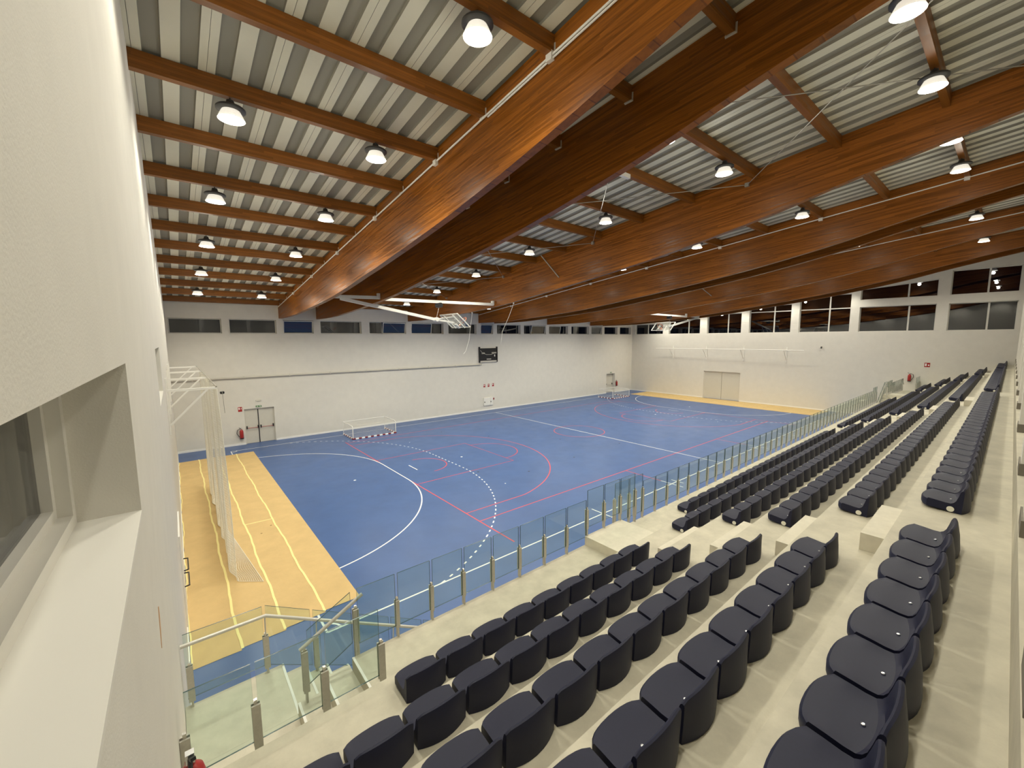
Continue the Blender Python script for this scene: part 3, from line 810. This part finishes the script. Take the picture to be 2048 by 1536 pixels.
for sx in (0, 1):
    X = (lambda x: x) if sx == 0 else (lambda x: XM-x)
    who = 'near' if sx == 0 else 'far'
    # slab front run
    G = thing('glass_balustrade', (X(2.0), -4.27, TZ[0]), f'clear glass balustrade along the slab front before the {who} seat block', 'balustrade', 'glass balustrades')
    xs = [-0.68+0.587*k for k in range(8)]
    xs = [-0.66, -0.10, 0.44, 1.0, 1.57, 2.16, 2.76, 3.36, 3.95, 4.50, 5.06, 5.62]
    for k in range(len(xs)):
        raised = xs[k] > 3.9
        zb = 2.705 if 3.9 < xs[k] < 5.1 else TZ[0]
        dz = 0.19 if raised else 0
        if k > 0: post_y(X(xs[k]), -4.27, zb if xs[k] < 5.5 else 2.5, 3.06+dz, G)
        if k < len(xs)-1:
            panel_y(X(xs[k]+0.02), X(xs[k+1]-0.02), 2.68+dz, 3.45+dz, 2.68+dz, 3.45+dz, -4.27, G)
    # guard behind the stair opening
    G = thing('glass_balustrade', (X(-1.5), -4.99, TZ[0]), f'glass guard along the {who} stair opening, between slab and steps', 'balustrade', 'glass balustrades')
    xs = [-2.44, -1.89, -1.25, -0.62]
    for k, x in enumerate(xs):
        post_y(X(x), -5.0, TZ[0], 3.12, G, 0.075)
        if k < 3: panel_y(X(x+0.02), X(xs[k+1]-0.02), 2.72, 3.555, 2.72, 3.555, -5.0, G)
    # landing and lower flight
    G = thing('stair_balustrade', (X(-1.5), -3.09, 1.98), f'glass stair railing with round handrail on the court side of the {who} stairs', 'railing', 'stair railings')
    panel_y(X(-2.44), X(-1.57), 2.10, 2.985, 2.10, 2.985, -3.09, G)
    xa = -1.53
    for k in range(5):
        xb = xa+0.60
        za, zb_ = 2.985-0.56*(xa+1.53), 2.985-0.56*(xb-0.04+1.53)
        panel_y(X(xa), X(xb-0.04), za-0.9, za, zb_-0.9, zb_, -3.09, G)
        xa = xb
    for x in (-2.40, -1.55, -0.91, -0.31, 0.29, 0.89, 1.49):
        zt = 2.54-max(0, 0.56*(x+1.53)); 
        post_y(X(x), -3.09, zt-0.62, zt, G, 0.07)
    MB().tube([(X(-2.47), -3.15, 2.87), (X(-1.54), -3.15, 2.87), (X(0.75), -3.15, 2.87-0.56*2.29), (X(1.7), -3.15, 2.87-0.56*3.24)], 0.024, 10).build('handrail', M_RAIL, G, smooth=50)
    for x in (-1.55, -0.9, 0.29):
        zt = 2.87-max(0, 0.56*(x+1.53))
        MB().tube([(X(x), -3.11, zt-0.33), (X(x), -3.15, zt-0.02)], 0.01, 6).build('handrail_bracket', M_RAIL, G)
    G = thing('stair_balustrade', (X(-1.0), -4.17, 2.3), f'sloping glass railing with short handrail between the two flights of {who} stairs', 'railing', 'stair railings')
    panel_y(X(-1.24), X(-0.70), 2.38, 3.10, 2.66, 3.38, -4.18, G)
    for x, zb, zt in ((-1.28, 2.16, 2.84), (-0.64, TZ[0], 3.12)):
        post_y(X(x), -4.18, zb, zt, G, 0.07)
    MB().tube([(X(-1.34), -4.24, 2.92), (X(-0.56), -4.24, 3.33)], 0.024, 10).build('handrail', M_RAIL, G, smooth=50)
# walkway front run
G = thing('glass_balustrade', (20.26, -3.75, 2.1), 'long clear glass balustrade along the lower walkway before the centre seats', 'balustrade', 'glass balustrades')
x0 = 5.57; n = 50; step = (XM-2*5.57)/n
for k in range(n+1):
    x = x0+step*k; hi = 0.2 if (k < 2 or k > n-2) else 0
    post_y(x, -3.75, 2.1, 2.67+(0.2 if (k <= 2 or k >= n-2) else 0), G)
    if k < n:
        hi = 0.2 if (k < 2 or k >= n-2) else 0
        panel_y(x+0.02, x+step-0.02, 2.27, 3.06+hi, 2.27, 3.06+hi, -3.75, G)

# ------------------------------------------------------------------ floor paper
for sx in (0, 1):
    for k in range(4):
        a, b = -2.46+0.8775*k, -2.46+0.8775*(k+1)
        if k == 0: a = -2.45
        X = (lambda x: x) if sx == 0 else (lambda x: XM-x)
        y0, y1 = 0.62+0.08*k, 19.1+0.03*(k % 2)
        cx_ = (X(a)+X(b))/2
        desc = ['against the wall', 'second from the wall', 'third from the wall', 'next to the open blue floor'][k]
        R = thing('paper_sheet', (cx_, 10, 0.004), f'long brown protective paper strip {desc}, {"net" if sx == 0 else "tall window"} wall end', 'paper', 'protective floor paper')
        mb = MB(); nn = 60
        for i in range(nn+1):
            t = i/nn; y = y0+(y1-y0)*t
            for j in range(4):
                xx = a+(b-a)*j/3
                z = 0.006 + 0.004*math.sin(y*5.1+j*1.7+k)*math.sin(y*1.3+j) + 0.003
                if j in (0, 3): z = 0.006
                mb.v.append((X(xx), y, z))
        for i in range(nn):
            for j in range(3):
                mb.face((i*4+j, i*4+j+1, (i+1)*4+j+1, (i+1)*4+j))
        R = mb.build('paper', M_PAPER, R, smooth=True)
        if k > 0 or sx == 0:
            xt = a
            path = []
            for i in range(60):
                y = y0-0.03+(y1-y0+0.05)*i/59
                path.append((X(xt)+0.02*math.sin(i*0.55+k*2)+0.008*math.sin(i*2.1), y))
            strip(path, 0.055 if k else 0.03, 0.0125).build('tape', M_TAPE, R)
        if sx == 0 and k == 2:
            strip([(X(a), 7.74), (X(a+0.45), 7.72), (X(b), 7.70)], 0.05, 0.0135).build('tape', M_TAPE, R)
            for xx, yy in ((-0.35, 6.6), (0.02, 7.1)):
                MB().lathe([(0.03, 0), (0.03, 0.014), (0, 0.014)], (xx, yy, 0), 10).build('stain', mat('paper_stain', (0.3, 0.2, 0.08), 0.8), R)

# ------------------------------------------------------------------ handball goals lying on their faces
def band_bar(a, b, n, R, startred=True):
    a = Vector(a); b = Vector(b)
    for i in range(n):
        p = a+(b-a)*(i/n); q = a+(b-a)*((i+1)/n)
        MB().bar(p, q, 0.08, 0.08).build('post_band', M_REDD if (i % 2 == 0) == startred else M_LINEW, R)
def net_grid(fn, nu, nv, r, wob=0.0):
    mb = MB()
    for i in range(nu+1):
        mb.tube([fn(i/nu, j/nv) for j in range(nv+1)], r, 3, cap=False)
    for j in range(nv+1):
        mb.tube([fn(i/nu, j/nv) for i in range(nu+1)], r, 3, cap=False)
    return mb
def goal(x0, y0, label, skew=0.0):
    R = thing('handball_goal', (x0+1.5, y0+1.0, 0), label, 'goal', 'handball goals lying on their faces')
    x1, y1, h = x0+3.08, y0+2.0, 0.90
    band_bar((x0, y0, 0.04), (x1, y0, 0.04), 15, R)                  # crossbar on the floor
    band_bar((x0+0.04, y0, 0.04), (x0+0.04, y1, 0.04), 10, R); band_bar((x1-0.04, y0, 0.04), (x1-0.04, y1, 0.04), 10, R)
    for x in (x0+0.04, x1-0.04):
        MB().tube([(x, y0, 0.06), (x, y0, h-0.14), (x, y0+0.04, h-0.05), (x, y0+0.14, h), (x, y1, h)], 0.026, 10).build('side_frame', M_WHITE, R, smooth=50)
        MB().tube([(x, y1, 0.06), (x, y1, h)], 0.014, 8).build('back_stay', M_WHITE, R)
    MB().tube([(x0+0.04, y1, h), (x1-0.04, y1, h)], 0.026, 10).build('back_bar', M_WHITE, R)
    xa, xb = x0+0.05, x1-0.05
    n1 = net_grid(lambda u, v: (xa+(xb-xa)*u, y0+0.04+0.12*v*v, 0.08+(h-0.16)*v), 30, 9, 0.003)
    n1.build('net', M_NET, R, kind='stuff')
    n1 = net_grid(lambda u, v: (xa+(xb-xa)*u, y0+0.14+(1.86)*v, h-0.02-0.10*math.sin(math.pi*u)*math.sin(math.pi*v)), 30, 18, 0.0022)
    n1.build('net', M_NET, R, kind='stuff')
    for x in (xa, xb):
        n1 = net_grid(lambda u, v: (x, y0+0.05+1.93*u, 0.08+(h-0.10)*v), 18, 8, 0.0022); n1.build('net', M_NET, R, kind='stuff')
goal(6.60, 18.14, 'white framed goal with red and white striped posts lying face down near the double door')
goal(34.62, 18.02, 'white framed goal with striped posts lying face down in the far corner')

# ------------------------------------------------------------------ net brackets and curtain net
YBK = [4.24, 8.08, 11.9, 15.8]
for sx in (0, 1):
    X = (lambda x: x) if sx == 0 else (lambda x: XM-x)
    R = thing('net_bracket_rail', (X(-2.40), 10.0, 5.0), 'row of four white wall brackets holding up the curtain net' if sx == 0 else 'white wall bracket rail without net above the pale double door', 'bracket', 'net wall brackets')
    for y in YBK:
        MB().box(X(-2.478), X(-2.44), y-0.05, y+0.05, 4.25, 5.72).build('wall_plate', M_WHITE, R)
        ar = MB().bar((X(-2.45), y, 5.40), (X(-1.40), y, 5.40), 0.06, 0.06).build('arm', M_WHITE, R)
        MB().bar((X(-2.44), y, 4.50), (X(-1.62), y, 5.37), 0.045, 0.045).build('brace', M_WHITE, ar)
    MB().tube([(X(-1.42), 2.6 if sx else YBK[0]-0.05, 5.44), (X(-1.42), 17.4 if sx else YBK[-1]+0.05, 5.44)], 0.02 if sx == 0 else 0.035, 8).build('rail', M_STEEL if sx == 0 else M_WHITE, R)
R = thing('curtain_net', (-1.42, 8.0, 0), 'white gathered curtain net hanging from wall brackets and trailing on brown paper', 'net')
def netf(u, v):
    y = 4.22 + (13.2-4.22)*u
    amp = 0.02+0.05*v
    fold = amp*math.sin(u*46+1.5*math.sin(v*3))+0.03*math.sin(u*17+v*4)
    if v < 0.86:
        t = v/0.86
        return (-1.42+fold*0.9+0.03*t, y - 0.35*t*t*(1-u)*1.5, 5.38*(1-t)+0.03)
    t = (v-0.86)/0.14
    reach = 0.55*max(0.0, 1-u*1.9)+0.05
    return (-1.39+fold*(1-t)+reach*t, y-0.52*(1-u)-0.45*t*max(0, 1-3*u), 0.03-0.008*t)
net_grid(netf, 190, 84, 0.0048).build('net', M_NET, R, kind='stuff')
edge = [netf(0, j/60) for j in range(61)]
MB().tube(edge, 0.007, 5).build('edge_rope', M_NET, R)
MB().tube([netf(i/60, 1.0) for i in range(61)], 0.009, 5).build('edge_rope', M_NET, R)
MB().tube([(-1.33, 4.15, 5.30), (-1.30, 4.15, 5.30), (-1.28, 4.13, 4.7)], 0.008, 6).build('draw_cord', M_STEEL, R)
MB().lathe([(0, -0.045), (0.05, -0.03), (0.055, 0), (0.05, 0.03), (0, 0.045)], (-1.30, 4.2, 5.26), 12).build('pulley', M_BLACK, R, smooth=True)

# ------------------------------------------------------------------ basketball hoops folded up under the roof
def hoop(sx, label):
    X = (lambda x: x) if sx == 0 else (lambda x: XM-x)
    R = thing('basketball_hoop', (X(8.8), 10.0, 8.6), label, 'basketball hoop', 'folded basketball hoops')
    y = 10.0
    for a, b in ((3.50, 5.58), (5.80, 12.36)):
        MB().bar((X(a), y, 8.60), (X(b), y, 8.66), 0.14, 0.14).build('support_bar', M_WHITE, R)
    for x in (3.56, 5.52, 5.88, 12.32):
        MB().box(X(x)-0.06, X(x)+0.06, y-0.08, y+0.08, 8.62, 8.86).build('mounting_block', M_WHITE, R)
    MB().bar((X(3.75), y, 8.53), (X(8.55), y, 7.70), 0.12, 0.14).build('main_arm', M_WHITE, R)
    MB().bar((X(8.55), y, 7.70), (X(9.70), y, 7.55), 0.10, 0.10).build('board_arm', M_WHITE, R)
    MB().lathe([(0.0, -0.17), (0.11, -0.17), (0.11, 0.17), (0, 0.17)], (X(8.58), y, 7.70), 14, axis='y').build('pivot', M_WHITE, R)
    MB().lathe([(0.0, -0.2), (0.13, -0.2), (0.13, 0.2), (0, 0.2)], (X(8.78), y, 8.45), 14, axis='y').build('winch', M_BLACK, R)
    MB().tube([(X(8.78), y, 8.35), (X(8.62), y, 7.78)], 0.012, 6).build('lifting_strap', M_STEEL, R)
    P0 = Vector((9.34, 0, 7.99)); P1 = Vector((10.12, 0, 7.31)); tn = (P1-P0).normalized(); nm = Vector((-tn.z, 0, tn.x))
    if nm.z < 0: nm = -nm
    def B(s, yy, d=0.0):
        q = P0+tn*s+nm*d
        return (X(q.x), 10+yy, q.z)
    hgt = (P1-P0).length
    mb = MB(); b0 = len(mb.v)
    for d in (-0.006, 0.006):
        for a in ((0, -0.9), (0, 0.9), (hgt, 0.9), (hgt, -0.9)): mb.v.append(B(a[0], a[1], d))
    mb.face((0, 1, 2, 3)); mb.face((7, 6, 5, 4))
    for i in range(4):
        j = (i+1) % 4; mb.face((i, j, 4+j, 4+i))
    mb.build('backboard', M_ACRY, R)
    BD = [c for c in R.children if c.name.startswith('backboard')][0]
    # frame
    for a, b in (((0, -0.9), (0, 0.9)), ((hgt, -0.9), (hgt, 0.9)), ((0, -0.9), (hgt, -0.9)), ((0, 0.9), (hgt, 0.9))):
        MB().bar(B(*a), B(*b), 0.05, 0.05).build('board_frame', M_WHITE, BD)
    for yy in (-0.45, 0.45):
        MB().bar(B(-0.0, yy, -0.05), B(hgt, yy, -0.05), 0.05, 0.05).build('stiffener', M_WHITE, BD)
        MB().tube([(X(8.6), 10, 7.72), B(0.15, yy, -0.06)], 0.018, 6).build('brace', M_WHITE, R)
    for a, b in (((0.45, -0.295), (0.45, 0.295)), ((0.9, -0.295), (0.9, 0.295)), ((0.45, -0.295), (0.9, -0.295)), ((0.45, 0.295), (0.9, 0.295))):
        MB().bar(B(*a, 0.012), B(*b, 0.012), 0.05, 0.012).build('target_line', M_WHITE, BD)
    MB().bar(B(0.66, 0, -0.10), B(0.98, 0, -0.10), 0.22, 0.06).build('rim_plate', M_WHITE, BD)
    c = P0+tn*0.90+nm*0.38
    pts = []
    for i in range(25):
        t = 2*math.pi*i/24
        q = c + nm*(0.225*math.cos(t)); pts.append((X(q.x), 10+0.225*math.sin(t), q.z))
    MB().tube(pts, 0.014, 8).build('rim', M_ORANGE, R, smooth=True)
    RM = [c for c in R.children if c.name.split('.')[0] == 'rim'][0]
    MB().bar(B(0.90, 0, 0.0), B(0.90, 0, 0.16), 0.12, 0.05).build('rim_bracket', M_ORANGE, RM)
    mb = MB()
    for i in range(12):
        t = 2*math.pi*i/12
        q = c+nm*(0.22*math.cos(t)); e = c+nm*(0.10*math.cos(t+0.5))-Vector((0, 0, 0.28))+tn*0.05
        mb.tube([(X(q.x), 10+0.22*math.sin(t), q.z), (X(e.x), 10+0.10*math.sin(t+0.5), e.z)], 0.004, 4)
    mb.build('hoop_net', M_NET, RM, kind='stuff')
    return R
hoop(0, 'folded white basketball hoop with clear backboard under the roof beside the net wall')
hoop(1, 'folded white basketball hoop with clear backboard near the tall window wall')
# hanging cords under beams three and four
for (x, y, z, pts, lab) in ((12.50, 8.3, beam_z(8.3), [(12.5, 8.3, 8.6), (12.4, 8.6, 7.9), (12.25, 9.0, 7.1), (12.2, 9.1, 6.4)], 'slack white cord hanging from the third beam'),
                            (12.50, 12.4, beam_z(12.4), [(12.5, 12.4, 8.25), (12.45, 12.5, 7.6), (12.3, 12.5, 6.6), (11.9, 12.3, 5.9), (11.6, 12.1, 5.75)], 'curved white cord hanging beside the raised hoop')):
    R = thing('pull_cord', (x, y, z), lab, 'cord', 'hanging cords')
    MB().tube([(x, y, z)] + pts, 0.010, 5).build('cord', M_WHITE, R)
    MB().lathe([(0, -0.10), (0.035, -0.09), (0.045, -0.02), (0.02, 0.0)], (x, y, z), 10).build('pulley', M_WHITE, R, smooth=True)

# ------------------------------------------------------------------ things on the far wall
R = thing('wall_pipe', (8.5, YF-0.05, 4.32), 'thin grey pipe running level along the far wall to the scoreboard', 'pipe')
MB().tube([(XL, YF-0.07, 4.32), (19.5, YF-0.07, 4.32)], 0.055, 10).build('pipe', M_GREYP, R, smooth=50)
for x in np.arange(-1.5, 19.4, 2.6):
    MB().box(x-0.03, x+0.03, YF-0.13, YF, 4.25, 4.39).build('pipe_clip', M_GREYP, R)
R = thing('scoreboard', (20.26, YF-0.06, 4.55), 'black scoreboard case on the far wall above the white cabinet', 'scoreboard')
MB().box(19.28, 21.24, YF-0.12, YF-0.002, 4.66, 5.80).build('case', M_BLACK, R); CS = R.children[0]
for x in (19.27, 21.25):
    MB().box(x-0.04, x+0.04, YF-0.17, YF, 4.50, 5.93).build('side_rail', M_BLACK, R)
MB().box(19.32, 21.20, YF-0.13, YF-0.01, 4.52, 4.66).build('lower_tray', M_GREYP, R)
MB().box(19.48, 19.82, YF-0.15, YF-0.12, 5.28, 5.42).build('bracket', M_STEEL, CS); MB().box(20.62, 21.16, YF-0.15, YF-0.12, 5.30, 5.44).build('bracket', M_STEEL, CS)
MB().box(20.92, 21.02, YF-0.14, YF-0.12, 5.02, 5.20).build('switch', M_WHITE, CS); MB().box(20.05, 20.55, YF-0.135, YF-0.12, 4.76, 4.84).build('maker_plate', M_GREYP, CS)
MB().tube([(19.3, YF-0.15, 5.65), (19.5, YF-0.16, 5.42), (20.0, YF-0.16, 5.22), (20.5, YF-0.16, 5.22), (21.1, YF-0.16, 5.36)], 0.018, 6).build('cable', M_GREYP, R, smooth=True)
pict = ['hose reel', 'alarm button', 'extinguisher']
def fire_sign(x, z, wd, ht, label, y=None, axis='y', flip=False):
    yy = YF
    if axis == 'y':
        R = thing('fire_sign', (x, yy-0.006, z), label, 'sign', 'red fire signs')
        MB().box(x-wd/2, x+wd/2, yy-0.012, yy, z-ht/2, z+ht/2).build('plate', M_RED, R)
        MB().box(x-wd*0.36, x-wd*0.08, yy-0.014, yy-0.012, z-ht*0.05, z+ht*0.36).build('pictogram', M_LINEW, R)
        MB().prism([(x+wd*0.14, z-ht*0.02), (x+wd*0.36, z+ht*0.05), (x+wd*0.3, z+ht*0.36), (x+wd*0.2, z+ht*0.2)], yy-0.014, yy-0.012, axis='y').build('pictogram', M_LINEW, R)
    return R
fire_sign(0.77, 2.30, 0.22, 0.30, 'red fire extinguisher sign beside the far wall double door')
for i, (x, l) in enumerate(((19.83, 'closest to the double door'), (20.31, 'middle one'), (20.83, 'closest to the goal corner'))):
    fire_sign(x, 2.33+0.01*i, 0.20, 0.28, f'small red fire sign under the scoreboard, {l} of three')
R = thing('fire_hose_cabinet', (20.2, YF-0.06, 0.5), 'white fire hose cabinet on the far wall below three red signs', 'cabinet')
MB().box(19.70, 20.42, YF-0.10, YF-0.003, 0.48, 1.20).build('door', M_WHITE, R); MB().box(20.43, 20.75, YF-0.10, YF-0.003, 0.48, 1.20).build('door', M_WHITE, R)
for x in (19.75, 20.46): MB().box(x, x+0.07, YF-0.115, YF-0.10, 0.74, 0.86).build('latch', M_DGREY, R)
R = thing('alarm_button', (20.87, YF-0.03, 1.03), 'small dark red alarm button beside the white cabinet', 'alarm button')
MB().box(20.80, 20.94, YF-0.05, YF, 0.95, 1.11).build('housing', M_RED, R); MB().box(20.84, 20.90, YF-0.055, YF-0.05, 1.0, 1.06).build('button', M_BLACK, R)
def exit_sign(x, z, label):
    R = thing('exit_sign', (x, YF-0.02, z), label, 'sign', 'green exit signs')
    MB().box(x-0.16, x+0.16, YF-0.03, YF, z-0.05, z+0.05).build('plate', M_GREEN, R)
    MB().box(x-0.12, x-0.02, YF-0.032, YF-0.03, z-0.02, z+0.02).build('pictogram', M_CAP, R); MB().box(x+0.05, x+0.11, YF-0.032, YF-0.03, z-0.03, z+0.03).build('pictogram', M_CAP, R)
exit_sign(1.79, 2.40, 'small green exit sign above the far wall double door')
exit_sign(38.75, 2.50, 'tiny exit sign above the single door in the far corner')
R = thing('emergency_light', (1.80, YF-0.03, 2.78), 'slim white emergency light above the green exit sign', 'emergency light')
MB().box(1.65, 1.95, YF-0.05, YF, 2.74, 2.82).build('body', M_GREYP, R); MB().box(1.67, 1.93, YF-0.055, YF-0.05, 2.75, 2.79).build('diffuser', M_CAP, R)
def extinguisher(x, y, z, label, out=(0, -1), s=1.0):
    R = thing('fire_extinguisher', (x, y, z), label, 'fire extinguisher', 'red fire extinguishers')
    ox, oy = out
    c = (x+ox*0.10*s, y+oy*0.10*s, z)
    MB().lathe([(0, 0), (0.075*s, 0.0), (0.085*s, 0.03*s), (0.085*s, 0.36*s), (0.07*s, 0.43*s), (0.03*s, 0.47*s), (0.03*s, 0.50*s), (0, 0.50*s)], c, 20).build('cylinder', M_RED, R, smooth=40)
    MB().lathe([(0.087*s, 0.0), (0.087*s, 0.05*s)], c, 20).build('foot_ring', M_BLACK, R)
    V = MB().box(c[0]-0.025*s, c[0]+0.025*s, c[1]-0.025*s, c[1]+0.025*s, z+0.49*s, z+0.56*s).build('valve', M_BOLT, R)
    MB().bar((c[0], c[1], z+0.52*s), (c[0]+oy*0.10*s+ox*0.02, c[1]-ox*0.10*s, z+0.58*s), 0.03*s, 0.02*s).build('lever', M_BLACK, V)
    sx_, sy_ = (1, 0) if oy else (0, 1)
    MB().tube([(c[0]-sx_*0.02, c[1]-sy_*0.02, z+0.53*s), (c[0]-sx_*0.17*s, c[1]-sy_*0.17*s, z+0.47*s), (c[0]-sx_*0.20*s, c[1]-sy_*0.20*s, z+0.30*s), (c[0]-sx_*0.10*s, c[1]-sy_*0.10*s, z+0.10*s)], 0.014*s, 8).build('hose', M_BLACK, V, smooth=True)
    return R
extinguisher(0.74, YF, 0.42, 'red fire extinguisher on the far wall left of the double door', s=1.25)
extinguisher(39.80, YF, 0.80, 'red fire extinguisher beside the far corner door', s=1.25)
extinguisher(XL, -6.08, 3.30, 'red fire extinguisher on the near wall behind the stair glass', out=(1, 0))
extinguisher(XR, -4.4, 3.10, 'red fire extinguisher on the tall window wall above the far stairs', out=(-1, 0), s=1.2)
# right wall sign and camera
R = thing('fire_sign', (XR-0.01, -5.32, 4.45), 'red fire sign on the tall window wall above the top seat rows', 'sign', 'red fire signs')
MB().box(XR-0.012, XR, -5.48, -5.16, 4.28, 4.62).build('plate', M_RED, R)
MB().box(XR-0.014, XR-0.012, -5.29, -5.20, 4.36, 4.56).build('pictogram', M_LINEW, R); MB().box(XR-0.014, XR-0.012, -5.44, -5.36, 4.38, 4.48).build('pictogram', M_LINEW, R)
R = thing('wall_camera', (XR-0.1, 1.54, 5.76), 'small dark camera on the tall window wall beside the bracket rail', 'camera')
MB().box(XR-0.06, XR, 1.48, 1.60, 5.70, 5.82).build('base', M_GREYP, R); MB().bar((XR-0.05, 1.54, 5.76), (XR-0.26, 1.50, 5.68), 0.09, 0.09).build('body', M_DGREY, R)
